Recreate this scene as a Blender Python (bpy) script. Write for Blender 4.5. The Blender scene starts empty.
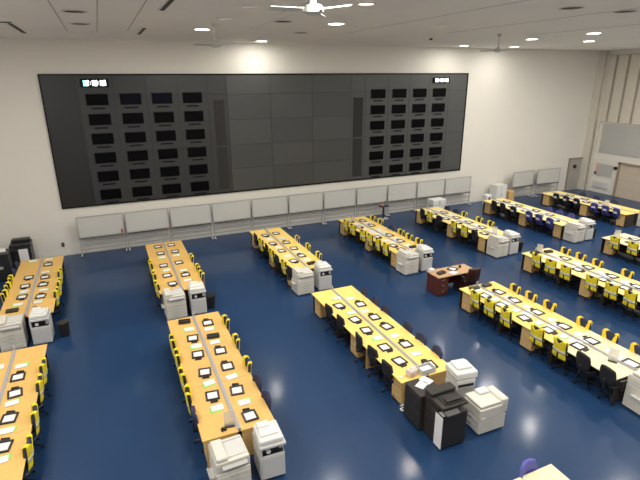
import bpy, bmesh, math, random
from mathutils import Vector, Matrix
random.seed(7)
PI = math.pi
C = bpy.context.scene.collection
sc = bpy.context.scene

# ------------------------------------------------------------------ materials
def mat(name, col, rough=0.6, metal=0.0, spec=0.5, noise=0.0, nscale=8.0, emit=None, estr=0.0, alpha=1.0, trans=0.0, bump=0.0):
    m = bpy.data.materials.new(name); m.use_nodes = True
    nt = m.node_tree; b = nt.nodes['Principled BSDF']
    b.inputs['Base Color'].default_value = (*col, 1)
    b.inputs['Roughness'].default_value = rough
    b.inputs['Metallic'].default_value = metal
    b.inputs['Specular IOR Level'].default_value = spec
    b.inputs['Alpha'].default_value = alpha
    b.inputs['Transmission Weight'].default_value = trans
    if emit:
        b.inputs['Emission Color'].default_value = (*emit, 1); b.inputs['Emission Strength'].default_value = estr
    if noise > 0 or bump > 0:
        tc = nt.nodes.new('ShaderNodeTexCoord'); n = nt.nodes.new('ShaderNodeTexNoise')
        n.inputs['Scale'].default_value = nscale; n.inputs['Detail'].default_value = 4
        nt.links.new(tc.outputs['Object'], n.inputs['Vector'])
        if noise > 0:
            r = nt.nodes.new('ShaderNodeValToRGB')
            r.color_ramp.elements[0].position = 0.3; r.color_ramp.elements[1].position = 0.7
            r.color_ramp.elements[0].color = (*[c*(1-noise) for c in col], 1)
            r.color_ramp.elements[1].color = (*[min(1, c*(1+noise)) for c in col], 1)
            nt.links.new(n.outputs['Fac'], r.inputs['Fac']); nt.links.new(r.outputs['Color'], b.inputs['Base Color'])
        if bump > 0:
            bp = nt.nodes.new('ShaderNodeBump'); bp.inputs['Strength'].default_value = bump; bp.inputs['Distance'].default_value = 0.02
            nt.links.new(n.outputs['Fac'], bp.inputs['Height']); nt.links.new(bp.outputs['Normal'], b.inputs['Normal'])
    return m

def wood(name, c1, c2, rough=0.45):
    m = bpy.data.materials.new(name); m.use_nodes = True
    nt = m.node_tree; b = nt.nodes['Principled BSDF']; b.inputs['Roughness'].default_value = rough
    tc = nt.nodes.new('ShaderNodeTexCoord'); mp = nt.nodes.new('ShaderNodeMapping'); n = nt.nodes.new('ShaderNodeTexNoise')
    mp.inputs['Scale'].default_value = (1.2, 14, 14); n.inputs['Scale'].default_value = 2.5; n.inputs['Detail'].default_value = 5
    r = nt.nodes.new('ShaderNodeValToRGB')
    r.color_ramp.elements[0].position = 0.35; r.color_ramp.elements[1].position = 0.65
    r.color_ramp.elements[0].color = (*c1, 1); r.color_ramp.elements[1].color = (*c2, 1)
    nt.links.new(tc.outputs['Object'], mp.inputs['Vector']); nt.links.new(mp.outputs['Vector'], n.inputs['Vector'])
    nt.links.new(n.outputs['Fac'], r.inputs['Fac']); nt.links.new(r.outputs['Color'], b.inputs['Base Color'])
    return m

def floor_mat():
    m = bpy.data.materials.new('blue_carpet_tiles'); m.use_nodes = True
    nt = m.node_tree; b = nt.nodes['Principled BSDF']
    tc = nt.nodes.new('ShaderNodeTexCoord')
    br = nt.nodes.new('ShaderNodeTexBrick'); br.offset = 0.0; br.squash = 1.0
    br.inputs['Scale'].default_value = 1.0; br.inputs['Brick Width'].default_value = 1.0; br.inputs['Row Height'].default_value = 1.0
    br.inputs['Mortar Size'].default_value = 0.004; br.inputs['Bias'].default_value = 0.0
    br.inputs['Color1'].default_value = (0.0125, 0.043, 0.116, 1); br.inputs['Color2'].default_value = (0.0150, 0.048, 0.126, 1)
    br.inputs['Mortar'].default_value = (0.0115, 0.040, 0.108, 1)
    n = nt.nodes.new('ShaderNodeTexNoise'); n.inputs['Scale'].default_value = 0.35; n.inputs['Detail'].default_value = 6
    mx = nt.nodes.new('ShaderNodeMix'); mx.data_type = 'RGBA'; mx.blend_type = 'MULTIPLY'; mx.inputs['Factor'].default_value = 1.0
    r = nt.nodes.new('ShaderNodeValToRGB'); r.color_ramp.elements[0].position = 0.3; r.color_ramp.elements[1].position = 0.7
    r.color_ramp.elements[0].color = (0.86, 0.88, 0.9, 1); r.color_ramp.elements[1].color = (1.08, 1.06, 1.04, 1)
    nt.links.new(tc.outputs['Object'], br.inputs['Vector']); nt.links.new(tc.outputs['Object'], n.inputs['Vector'])
    nt.links.new(n.outputs['Fac'], r.inputs['Fac'])
    nt.links.new(br.outputs['Color'], mx.inputs[6]); nt.links.new(r.outputs['Color'], mx.inputs[7])
    nt.links.new(mx.outputs[2], b.inputs['Base Color'])
    b.inputs['Roughness'].default_value = 0.42; b.inputs['Specular IOR Level'].default_value = 0.16; b.inputs['Coat Weight'].default_value = 0.50; b.inputs['Coat Roughness'].default_value = 0.14; b.inputs['Coat IOR'].default_value = 1.36
    n2 = nt.nodes.new('ShaderNodeTexNoise'); n2.inputs['Scale'].default_value = 6; n2.inputs['Detail'].default_value = 3
    bp = nt.nodes.new('ShaderNodeBump'); bp.inputs['Strength'].default_value = 0.12; bp.inputs['Distance'].default_value = 0.01
    nt.links.new(tc.outputs['Object'], n2.inputs['Vector']); nt.links.new(n2.outputs['Fac'], bp.inputs['Height']); nt.links.new(bp.outputs['Normal'], b.inputs['Normal'])
    return m

def panel_mat(name, c1, c2, mortar, w, h, msize, rough=0.6, vec='Object'):
    m = bpy.data.materials.new(name); m.use_nodes = True
    nt = m.node_tree; b = nt.nodes['Principled BSDF']; b.inputs['Roughness'].default_value = rough
    tc = nt.nodes.new('ShaderNodeTexCoord'); sp = nt.nodes.new('ShaderNodeSeparateXYZ'); cb = nt.nodes.new('ShaderNodeCombineXYZ')
    nt.links.new(tc.outputs[vec], sp.inputs[0])
    ad = nt.nodes.new('ShaderNodeMath'); ad.operation = 'ADD'
    nt.links.new(sp.outputs['X'], ad.inputs[0]); nt.links.new(sp.outputs['Y'], ad.inputs[1])
    nt.links.new(ad.outputs[0], cb.inputs['X']); nt.links.new(sp.outputs['Z'], cb.inputs['Y'])
    br = nt.nodes.new('ShaderNodeTexBrick'); br.offset = 0.0
    br.inputs['Scale'].default_value = 1.0; br.inputs['Brick Width'].default_value = w; br.inputs['Row Height'].default_value = h
    br.inputs['Mortar Size'].default_value = msize
    br.inputs['Color1'].default_value = (*c1, 1); br.inputs['Color2'].default_value = (*c2, 1); br.inputs['Mortar'].default_value = (*mortar, 1)
    nt.links.new(cb.outputs[0], br.inputs['Vector']); nt.links.new(br.outputs['Color'], b.inputs['Base Color'])
    return m

M = {}
M['wall'] = panel_mat('painted_wall', (0.735, 0.71, 0.65), (0.73, 0.705, 0.645), (0.70, 0.675, 0.615), 6.0, 4.66, 0.010, 0.7)
M['ceil'] = mat('ceiling_paint', (0.88, 0.855, 0.82), 0.75, noise=0.02, nscale=0.6)
M['floor'] = floor_mat(); M['bounce_white'] = mat('bounce_white', (0.88, 0.87, 0.85), 0.7)  # extra white on the unseen walls, added to bounce light onto the ceiling
M['beech'] = wood('orange_beech', (0.73, 0.45, 0.125), (0.79, 0.49, 0.145), 0.6)
M['maple'] = wood('yellow_maple', (0.92, 0.66, 0.175), (0.97, 0.71, 0.20), 0.6)
M['pale'] = wood('pale_maple', (0.87, 0.70, 0.26), (0.92, 0.75, 0.30), 0.6)
M['cream_desk'] = wood('cream_laminate', (0.84, 0.75, 0.45), (0.88, 0.79, 0.50))
M['ped_wood'] = wood('pedestal_wood', (0.62, 0.40, 0.15), (0.70, 0.46, 0.19))
M['darkpanel'] = mat('dark_desk_panel', (0.035, 0.025, 0.02), 0.6)
M['deskleg'] = mat('desk_leg_black', (0.02, 0.02, 0.022), 0.5)
M['grey_chan'] = mat('grey_channel', (0.42, 0.41, 0.42), 0.45, noise=0.08, nscale=20)
M['chair_black'] = mat('black_fabric', (0.012, 0.012, 0.016), 0.75, noise=0.2, nscale=60)
M['chair_navy'] = mat('navy_fabric', (0.018, 0.025, 0.075), 0.7, noise=0.15, nscale=60)
M['chair_blue'] = mat('blue_fabric', (0.045, 0.05, 0.23), 0.6, noise=0.1, nscale=60)
M['chair_bright'] = mat('bright_blue_fabric', (0.10, 0.105, 0.42), 0.6, noise=0.08, nscale=60)
M['plastic_black'] = mat('black_plastic', (0.014, 0.014, 0.016), 0.4)
M['vest'] = mat('yellow_vest', (0.86, 0.69, 0.022), 0.7, noise=0.12, nscale=14)
M['vest2'] = mat('amber_vest', (0.90, 0.64, 0.02), 0.7, noise=0.12, nscale=14)
M['band'] = mat('reflective_band', (0.58, 0.60, 0.55), 0.35)
M['label_white'] = mat('white_label', (0.75, 0.75, 0.78), 0.5)
M['paper'] = mat('white_paper', (0.80, 0.80, 0.79), 0.6, noise=0.03, nscale=30)
M['green'] = mat('green_card', (0.32, 0.68, 0.10), 0.5)
M['tray'] = mat('black_tray', (0.018, 0.016, 0.016), 0.4)
M['cop_beige'] = mat('beige_plastic', (0.68, 0.65, 0.57), 0.5, noise=0.03, nscale=3)
M['cop_white'] = mat('white_plastic', (0.74, 0.74, 0.71), 0.45, noise=0.02, nscale=3)
M['cop_grey'] = mat('grey_plastic', (0.47, 0.47, 0.45), 0.5)
M['cop_light'] = mat('light_grey_plastic', (0.60, 0.60, 0.58), 0.5)
M['cop_black'] = mat('copier_black', (0.026, 0.021, 0.017), 0.5, noise=0.1, nscale=5)
M['seam'] = mat('dark_seam', (0.10, 0.095, 0.08), 0.6)
M['wallpanel'] = panel_mat('charcoal_panel', (0.012, 0.0122, 0.013), (0.018, 0.0185, 0.019), (0.008, 0.008, 0.008), 1.30, 1.83, 0.012, 0.36)  # kept very dark; dim far-left light on the video wall put into colour
M['frame_dark'] = mat('dark_frame', (0.006, 0.006, 0.007), 0.5, spec=0.15)
M['screen'] = mat('black_screen', (0.0022, 0.0022, 0.003), 0.35, spec=0.06)
M['screen_blue'] = mat('bluish_black_screen', (0.003, 0.003, 0.010), 0.3, spec=0.08)
M['grille'] = mat('dark_grille', (0.021, 0.020, 0.019), 0.7)
M['wb'] = mat('whiteboard', (0.56, 0.56, 0.53), 0.35, noise=0.02, nscale=1.5)
M['alu'] = mat('aluminium', (0.48, 0.48, 0.47), 0.4, metal=0.4)
M['alu_dark'] = mat('dark_trim', (0.08, 0.08, 0.08), 0.5)
M['alu_white'] = mat('white_metal', (0.66, 0.65, 0.62), 0.45)
M['red'] = mat('red_plastic', (0.65, 0.05, 0.06), 0.5)
M['brown'] = wood('mahogany', (0.075, 0.018, 0.010), (0.12, 0.030, 0.016), 0.4)
M['brown_top'] = wood('tan_desk_top', (0.52, 0.32, 0.17), (0.60, 0.38, 0.21), 0.4)
M['leather'] = mat('dark_brown_leather', (0.040, 0.015, 0.012), 0.4)
M['door'] = mat('door_grey', (0.36, 0.34, 0.31), 0.5)
M['bigdoor'] = panel_mat('timber_door', (0.53, 0.45, 0.36), (0.55, 0.47, 0.375), (0.45, 0.37, 0.29), 1.2, 0.55, 0.012, 0.6)
M['doorframe'] = mat('door_frame', (0.30, 0.24, 0.18), 0.6)
M['greypanel'] = panel_mat('grey_wall_panel', (0.43, 0.43, 0.42), (0.45, 0.45, 0.43), (0.41, 0.41, 0.40), 1.4, 1.0, 0.01, 0.6)
M['louvre'] = mat('cream_louvre', (0.64, 0.60, 0.52), 0.6, noise=0.02, nscale=2)
M['louvre_gap'] = mat('louvre_gap', (0.42, 0.37, 0.31), 0.7)
M['pink'] = mat('pale_pink', (0.62, 0.42, 0.38), 0.6)
M['lamp'] = mat('lamp_face', (1, 1, 1), 0.5, emit=(1.0, 0.97, 0.90), estr=9.0)
M['lamp_warm'] = mat('warm_lamp_face', (1, 1, 1), 0.5, emit=(1.0, 0.75, 0.38), estr=1.8)
M['lamp_side'] = mat('recessed_lamp_face', (.35, .34, .32), 0.5, emit=(1.0, 0.97, 0.90), estr=0.12)
M['trimwhite'] = mat('white_trim', (0.66, 0.64, 0.60), 0.5)
M['vent'] = mat('dark_vent', (0.05, 0.045, 0.04), 0.7)
M['joint'] = mat('ceiling_joint', (0.42, 0.40, 0.37), 0.7)
M['fan'] = mat('fan_white', (0.50, 0.50, 0.47), 0.4)
M['clock_digit'] = mat('clock_digit', (1, 1, 1), 0.5, emit=(0.92, 1.0, 1.0), estr=1.3)
M['clock_cyan'] = mat('clock_digit_cyan', (0.4, 1, 1), 0.5, emit=(0.35, 1.0, 0.95), estr=1.0)
M['acrylic'] = mat('frosted_acrylic', (0.75, 0.72, 0.68), 0.35, alpha=0.45)
M['tissue'] = mat('pinkish_wrap', (0.72, 0.60, 0.52), 0.5, noise=0.1, nscale=30)
M['bin'] = mat('bin_black', (0.010, 0.010, 0.012), 0.6)
M['yellow_trim'] = mat('yellow_card', (0.80, 0.75, 0.05), 0.5)

# ------------------------------------------------------------------ mesh helpers
class MB:
    def __init__(s): s.bm = bmesh.new()
    def box(s, x0, x1, y0, y1, z0, z1, bev=0.0, rot=None, piv=None, seg=1):
        r = bmesh.ops.create_cube(s.bm, size=1.0); vs = r['verts']
        bmesh.ops.scale(s.bm, vec=(x1-x0, y1-y0, z1-z0), verts=vs)
        bmesh.ops.translate(s.bm, vec=((x0+x1)/2, (y0+y1)/2, (z0+z1)/2), verts=vs)
        if bev > 0:
            es = {e for v in vs for e in v.link_edges}
            r2 = bmesh.ops.bevel(s.bm, geom=list(es), offset=bev, segments=seg, affect='EDGES', profile=0.5)
            vs = list({v for f in r2['faces'] for v in f.verts} | {v for v in vs if v.is_valid})
        if rot is not None:
            p = Vector(piv if piv else ((x0+x1)/2, (y0+y1)/2, (z0+z1)/2))
            for v in vs: v.co = rot @ (v.co - p) + p
        return s
    def cyl(s, a, b, r0, r1=None, n=12):
        a, b = Vector(a), Vector(b); r1 = r0 if r1 is None else r1
        d = (b-a); q = d.to_track_quat('Z', 'Y').to_matrix().to_4x4()
        r = bmesh.ops.create_cone(s.bm, cap_ends=True, segments=n, radius1=r0, radius2=r1, depth=d.length)
        bmesh.ops.transform(s.bm, matrix=Matrix.Translation((a+b)/2) @ q, verts=r['verts'])
        return s
    def prism(s, pts, axis, a, b):
        # pts: 2D outline; axis: extrusion axis index
        def P(p, t):
            c = [0, 0, 0]; o = [i for i in range(3) if i != axis]
            c[axis] = t; c[o[0]] = p[0]; c[o[1]] = p[1]; return c
        v0 = [s.bm.verts.new(P(p, a)) for p in pts]; v1 = [s.bm.verts.new(P(p, b)) for p in pts]
        s.bm.faces.new(v0); s.bm.faces.new(v1[::-1]); n = len(pts)
        for i in range(n): s.bm.faces.new((v0[i], v1[i], v1[(i+1) % n], v0[(i+1) % n]))
        return s
    def sheet(s, fn, nu, nv, th):
        # closed slab around the surface fn(u,v) -> Vector, thickness th along the local normal
        P = [[Vector(fn(i/nu, j/nv)) for j in range(nv+1)] for i in range(nu+1)]
        N = [[None]*(nv+1) for _ in range(nu+1)]
        for i in range(nu+1):
            for j in range(nv+1):
                du = P[min(i+1, nu)][j]-P[max(i-1, 0)][j]; dv = P[i][min(j+1, nv)]-P[i][max(j-1, 0)]
                n = du.cross(dv); N[i][j] = n.normalized() if n.length > 1e-9 else Vector((1, 0, 0))
        A = [[s.bm.verts.new(P[i][j]+N[i][j]*th/2) for j in range(nv+1)] for i in range(nu+1)]
        B = [[s.bm.verts.new(P[i][j]-N[i][j]*th/2) for j in range(nv+1)] for i in range(nu+1)]
        f = s.bm.faces.new
        for i in range(nu):
            for j in range(nv):
                f((A[i][j], A[i+1][j], A[i+1][j+1], A[i][j+1])); f((B[i][j+1], B[i+1][j+1], B[i+1][j], B[i][j]))
        for i in range(nu):
            f((A[i+1][0], A[i][0], B[i][0], B[i+1][0])); f((A[i][nv], A[i+1][nv], B[i+1][nv], B[i][nv]))
        for j in range(nv):
            f((A[0][j], A[0][j+1], B[0][j+1], B[0][j])); f((A[nu][j+1], A[nu][j], B[nu][j], B[nu][j+1]))
        return s
    def obj(s, name, m, parent=None, loc=(0, 0, 0), rz=0.0, smooth=False):
        bmesh.ops.recalc_face_normals(s.bm, faces=s.bm.faces)
        me = bpy.data.meshes.new(name); s.bm.to_mesh(me); s.bm.free()
        me.materials.append(m if not isinstance(m, str) else M[m])
        if smooth:
            for p in me.polygons: p.use_smooth = True
        o = bpy.data.objects.new(name, me); C.objects.link(o)
        o.location = loc; o.rotation_euler = (0, 0, rz)
        if parent: o.parent = parent
        return o
def box(*a, **k): return MB().box(*a, **k)

def tag(o, label, cat, group=None):
    o['label'] = label; o['category'] = cat
    if group: o['group'] = group
    return o
def thing(name, loc=(0, 0, 0), rz=0.0):
    o = bpy.data.objects.new(name, None); C.objects.link(o); o.empty_display_size = 0.1
    o.location = loc; o.rotation_euler = (0, 0, rz); return o
def struct(o, ): o['kind'] = 'structure'; return o
used = set()
def place(proto, loc, rz=0.0, mats=None, scale=None):
    """first call uses the thing itself, later calls a copy of the thing, its parts and their sub-parts"""
    if proto.name not in used:
        used.add(proto.name); r = proto
    else:
        def cp(o, par):
            c = o.copy(); C.objects.link(c)
            for k in ('label', 'category', 'group'):
                if par is None and k in c: del c[k]
            if par is not None: c.parent = par
            for ch in o.children: cp(ch, c)
            return c
        r = cp(proto, None)
    r.location = loc; r.rotation_euler = (0, 0, rz)
    if scale: r.scale = scale
    return r

ORD = ['first', 'second', 'third', 'fourth', 'fifth', 'sixth', 'seventh', 'eighth', 'ninth', 'tenth', 'eleventh', 'twelfth']

# ------------------------------------------------------------------ room shell
WX0, WX1, WY0, WY1, CZ = -8.0, 30.05, -3.0, 23.03, 9.0
struct(box(WX0-.2, WX1+.2, WY0-.2, WY1+.2, -.2, 0).obj('floor', 'floor'))
struct(box(WX0-.2, WX1+.2, WY0-.2, WY1+.2, CZ, CZ+.2).obj('ceiling', 'ceil'))
struct(box(WX0-.2, WX1+.2, WY1, WY1+.2, 0, CZ).obj('wall_back', 'wall'))
struct(box(WX1, WX1+.2, WY0, WY1, 0, CZ).obj('wall_right', 'wall'))
struct(box(WX0-.2, WX0, WY0, WY1, 0, CZ).obj('wall_left', 'bounce_white'))
struct(box(WX0-.2, WX1+.2, WY0-.2, WY0, 0, CZ).obj('wall_front', 'bounce_white'))
# ceiling joint strips and pilaster, wall edges
for i, (x, y0, y1, m_) in enumerate([(-.70, 5, 19.5, 'joint'), (.22, 5, 19.5, 'joint'), (1.15, 5, 18.6, 'joint'), (4.80, 12.5, 23.0, 'trimwhite'), (8.55, 4, 17, 'joint'),
                               (12.0, 8, 15.5, 'joint'), (15.7, 8, 15.5, 'joint'), (4.40, 4, 12.5, 'joint')]):
    struct(box(x-.012, x+.012, y0, y1, CZ-.006, CZ+.001).obj('trim_%d' % (i+1), m_))
struct(box(29.75, WX1, 22.55, WY1, 0, CZ).obj('trim_20', 'louvre'))
struct(box(29.85, WX1, 22.30, 22.42, 0, CZ-.25).obj('trim_21', 'louvre'))
struct(box(WX0, WX1, WY1-.02, WY1, 0, .09).obj('baseboard_back', 'alu_white'))
# door in the back wall
d1 = struct(box(28.60, 29.68, WY1-.06, WY1, 0, 2.12).obj('door_1', 'door'))
MB().box(28.52, 28.60, WY1-.09, WY1, 0, 2.2).box(28.52, 29.74, WY1-.09, WY1, 2.12, 2.2).obj('door_frame', 'doorframe', d1)
MB().cyl((29.10, WY1-.13, 1.62), (29.10, WY1-.05, 1.62), .13).obj('wall_sensor', 'plastic_black', d1)
# big door in the right wall
d2 = struct(box(WX1-.05, WX1, 15.6, 20.35, 0, 2.1).obj('door_2', 'bigdoor'))
MB().box(WX1-.12, WX1, 20.35, 20.48, 0, 2.22).box(WX1-.12, WX1, 15.5, 20.48, 2.1, 2.22).box(WX1-.12, WX1, 15.5, 15.6, 0, 2.1).obj('door_frame', 'doorframe', d2)
# grey window-like panel and tall louvres above it
w1 = struct(box(WX1-.05, WX1, 12.0, 22.05, 2.66, 4.52).obj('window_1', 'greypanel'))
lv = struct(box(WX1-.04, WX1, 12.0, 22.6, 4.62, 8.72).obj('window_2', 'louvre_gap'))
y = 22.55
while y > 12.3:
    b = MB(); b.box(WX1-.14, WX1-.04, y-.62, y, 4.62, 8.70, bev=.02)
    for z in (5.15, 5.35, 5.9, 6.1, 7.2): b.box(WX1-.16, WX1-.10, y-.62, y, z, z+.035)
    b.obj('louvre_blade', 'louvre', lv); y -= .80
n_ = tag(box(WX1-.05, WX1-.004, 20.85, 22.05, 1.16, 1.95).obj('notice_board', 'cop_grey'), 'grey notice board with pink edge on the right wall', 'notice board')
box(WX1-.055, WX1-.048, 21.85, 22.03, 1.2, 1.9).obj('pink_sheet', 'pink', n_)
tag(MB().cyl((WX1-.11, 20.66, 1.80), (WX1-.002, 20.66, 1.80), .105).obj('wall_bell', 'plastic_black'), 'round black wall device beside the big door frame', 'wall device')
tag(MB().cyl((WX1-.12, 22.0, 1.30), (WX1-.052, 22.0, 1.30), .075).obj('wall_button', 'plastic_black'), 'small round black knob on the pink edge of the notice board', 'wall device')
tag(box(-2.42, -2.30, WY1-.05, WY1-.001, .42, .62, bev=.01).obj('wall_socket', 'alu_dark'), 'small dark socket low on the back wall left of the whiteboards', 'wall socket')
tag(box(WX1-.1, WX1-.004, 20.95, 22.0, .35, .75).obj('wall_box', 'cop_light'), 'pale box low on the right wall under the notice board', 'wall box')

# ------------------------------------------------------------------ video wall
vx0, vx1, vz0, vz1 = -2.12, 19.29, 2.15, 7.67
vy = WY1-.05
vw = thing('video_wall', (0, 0, 0)); tag(vw, 'huge charcoal panelled video wall filling the back wall', 'video wall')
box(vx0, vx1, vy, WY1-.001, vz0, vz1).obj('panel_body', 'wallpanel', vw)
MB().box(vx0-.02, vx1+.02, vy-.03, WY1-.001, vz1-.05, vz1+.0).box(vx0-.02, vx1+.02, vy-.03, WY1-.001, vz0-.02, vz0+.03) \
    .box(vx0-.02, vx0+.03, vy-.03, WY1-.001, vz0, vz1).box(vx1-.03, vx1+.02, vy-.03, WY1-.001, vz0, vz1).obj('frame', 'frame_dark', vw)
cpan = mat('centre_panel_lit', (0.062, 0.063, 0.060), .36); cpan2 = mat('right_panel_lit', (0.064, 0.068, 0.068), .36); cpan3 = mat('centre_panel_lit_deep', (0.055, 0.056, 0.054), .36)  # lighter tints: brighter light and reflection over centre and right put into colour
zz = [2.2, 3.30, 4.42, 5.60, 6.76, 7.6]
for k, (x0, x1) in enumerate([(5.42, 7.50), (7.52, 9.68), (9.70, 11.86)]):
    for q in range(5): box(x0, x1, vy-.008, vy, zz[q]+.008, zz[q+1]-.008, bev=.003).obj('display_panel', [cpan, cpan3][(k+q) % 2] if q < 4 else cpan, vw)
cpan4 = mat('left_panel_dim', (0.030, 0.032, 0.033), .36)  # darker tint: weaker light on the left block put into its colour
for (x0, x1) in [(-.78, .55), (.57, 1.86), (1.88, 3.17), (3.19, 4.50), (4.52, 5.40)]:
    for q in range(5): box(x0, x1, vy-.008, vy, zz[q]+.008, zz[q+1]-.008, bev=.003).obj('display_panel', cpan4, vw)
for (x0, x1) in [(11.88, 12.68), (12.70, 14.08), (14.10, 15.40), (15.42, 16.70), (16.72, 18.02), (18.04, 19.24)]:
    for q in range(5): box(x0, x1, vy-.008, vy, zz[q]+.008, zz[q+1]-.008, bev=.003).obj('display_panel', cpan2, vw)
for (x0, x1, z0, z1) in [(4.76, 5.25, 4.47, 6.53), (4.76, 5.25, 2.36, 4.38), (12.0, 12.56, 4.47, 6.49), (12.0, 12.56, 2.36, 4.38)]:
    g = MB(); g.box(x0, x1, vy-.03, vy, z0, z1)
    for k in range(10): g.box(x0+.03+k*(x1-x0-.06)/10, x0+.045+k*(x1-x0-.06)/10, vy-.036, vy-.03, z0+.03, z1-.03)
    g.obj('grille', 'grille', vw)
rows6 = ['top', 'second', 'third', 'fourth', 'fifth', 'bottom']; cols4 = ['first', 'second', 'third', 'fourth']
ms = MB().box(-.43, .43, -.05, 0, -.23, .23, bev=.012)
mon = ms.obj('monitor_screen', 'frame_dark')
box(-.405, .405, -.056, -.05, -.205, .205).obj('display', 'screen', mon)
box(-.27, .27, -.03, .0, -.385, -.325, bev=.008).obj('name_plate', 'frame_dark', mon)
monb = MB().box(-.43, .43, -.05, 0, -.23, .23, bev=.012).obj('monitor_screen', 'frame_dark')
box(-.405, .405, -.056, -.05, -.205, .205).obj('display', 'screen_blue', monb)
box(-.27, .27, -.03, .0, -.385, -.325, bev=.008).obj('name_plate', 'frame_dark', monb)
for side, xs in (('left', [-.11, 1.21, 2.51, 3.82]), ('right', [13.46, 14.77, 16.08, 17.38])):
    for ci, x in enumerate(xs):
        for ri in range(6):
            z = 6.65 - ri*(6.65-2.60)/5
            bl = side == 'left' and ri == 0 and ci in (1, 2)
            o = place(monb if bl else mon, (x, vy-.008, z))
            tag(o, 'black screen in %s column from left, %s row of %s screen block' % (cols4[ci], rows6[ri], side), 'screen', 'small screens on the video wall')

SEG = {'0': 'abcdef', '1': 'bc', '2': 'abged', '3': 'abgcd', '4': 'fgbc', '5': 'afgcd', '6': 'afgedc', '7': 'abc', '8': 'abcdefg', '9': 'abcdfg'}
def digit_mb(b, ch, x, z, w, h, t, y):
    for s_ in SEG[ch]:
        if s_ in 'agd':
            zz = {'a': z+h-t, 'g': z+(h-t)/2, 'd': z}[s_]; b.box(x, x+w, y-.006, y, zz, zz+t)
        else:
            xx = x if s_ in 'fe' else x+w-t; zz = z+h/2 if s_ in 'fb' else z
            b.box(xx, xx+t, y-.006, y, zz, zz+h/2)
def clock(cx, cz, w, h, label, text, cyan):
    t = thing('digital_clock', (cx, vy-.008, cz)); tag(t, label, 'clock', 'digital clocks on the video wall')
    box(-w/2, w/2, -.09, -.001, -h/2, h/2, bev=.01).obj('housing', 'frame_dark', t)
    dh = h*.60; n = len(text); dw = w*.80/n; x = -w*.40
    for i, ch in enumerate(text):
        b = MB()
        if ch == ':':
            b.box(x+dw*.4, x+dw*.65, -.097, -.091, -dh*.3, -dh*.1).box(x+dw*.4, x+dw*.65, -.097, -.091, dh*.1, dh*.3)
            b.obj('colon', 'clock_digit', t)
        else:
            digit_mb(b, ch, x+dw*.08, -dh/2, dw*.84, dh, dh*.20, -.091)
            b.obj('digit', 'clock_cyan' if (cyan and i < 1) else 'clock_digit', t)
        x += dw
clock(-.115, 7.31, 1.08, .34, 'digital clock with white and cyan digits above the left screen block', '08:38:08', True)
clock(17.43, 7.30, 1.08, .27, 'smaller digital clock with white digits above the right screen block', '08:38:08', False)

# ------------------------------------------------------------------ whiteboards along the wall
def whiteboard(w):
    t = thing('mobile_whiteboard')
    box(-w/2+.03, w/2-.03, -.02, .02, .84, 1.70).obj('writing_surface', 'wb', t)
    MB().box(-w/2, w/2, -.028, .028, 1.69, 1.725).box(-w/2, -w/2+.04, -.028, .028, .8, 1.69).box(w/2-.04, w/2, -.028, .028, .8, 1.69).box(-w/2, w/2, -.028, .028, .80, .85).obj('frame', 'alu', t)
    MB().box(-w/2+.05, w/2-.05, -.10, -.02, .775, .80).box(-w/2+.05, w/2-.05, -.10, -.092, .775, .82).obj('pen_tray', 'alu_dark', t)
    MB().box(-w/2+.04, w/2-.04, -.012, .012, .50, .56).box(-w/2+.04, w/2-.04, -.012, .012, .26, .31).obj('cross_rail', 'alu', t)
    for sx in (-1, 1):
        x = sx*(w/2-.03)
        l = MB().box(x-.022, x+.022, -.022, .022, .08, 1.73).obj('upright', 'alu', t)
        MB().box(x-.022, x+.022, -.27, .27, .055, .09).obj('foot', 'alu_white', t)
        c = MB()
        for s in (-1, 1): c.cyl((x-.015, s*.24, .03), (x+.015, s*.24, .03), .03, n=10)
        c.obj('caster', 'plastic_black', t)
    return t
wbp = whiteboard(1.90)
for i in range(11):
    x = -1.70 + (i+.5)*1.968
    o = place(wbp, (x, 22.62, 0), scale=(1, 1, 1.03), rz=math.radians([0, 1.2, -1, .5, 0, -.8, 1, 0, .6, -1, 0][i]))
    tag(o, 'mobile whiteboard under the video wall, %s from the left' % ORD[i], 'whiteboard', 'whiteboards under the video wall')
for (x, rz, lb) in [(23.98, 5, 'separate mobile whiteboard between white cabinet and pink-stained whiteboard'), (26.15, -3, 'rightmost mobile whiteboard, pinkish, near the grey door')]:
    tag(place(wbp, (x, 22.45, 0), math.radians(rz)), lb, 'whiteboard', 'whiteboards right of the video wall')
for i, (x, z) in enumerate([(.12, .95), (2.03, .83), (4.72, .83), (10.05, .83), (13.86, .90), (8.1, .83)]):
    b = MB().box(-.035, .035, -.03, .0, 0, .16 if i == 0 else .05, bev=.008).obj('marker_eraser', 'red', None, (x, 22.53 if i != 1 else 22.53, z-.03))
    tag(b, 'red marker box on the tray of the whiteboard run, %s from the left' % ORD[i], 'marker')
    box(-.036, .036, -.031, .001, .0, .02).obj('cap', 'plastic_black', b)
# navy side stand in front of the whiteboards
t = thing('side_stand', (13.55, 22.15, 0)); tag(t, 'narrow navy stand with an orange item in front of the whiteboards', 'stand')
box(-.28, .28, -.2, .2, .72, .76, bev=.01).obj('top', 'chair_navy', t)
MB().box(-.04, .04, -.04, .04, .04, .72).obj('post', 'chair_navy', t)
MB().box(-.26, .26, -.18, .18, .0, .04, bev=.01).obj('base', 'alu', t)
tag(MB().box(-.07, .07, -.05, .05, 0, .08, bev=.015).obj('orange_box', mat('orange_plastic', (.75, .25, .04)), None, (13.45, 22.12, .765)), 'small orange box on the navy stand', 'box')

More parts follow.
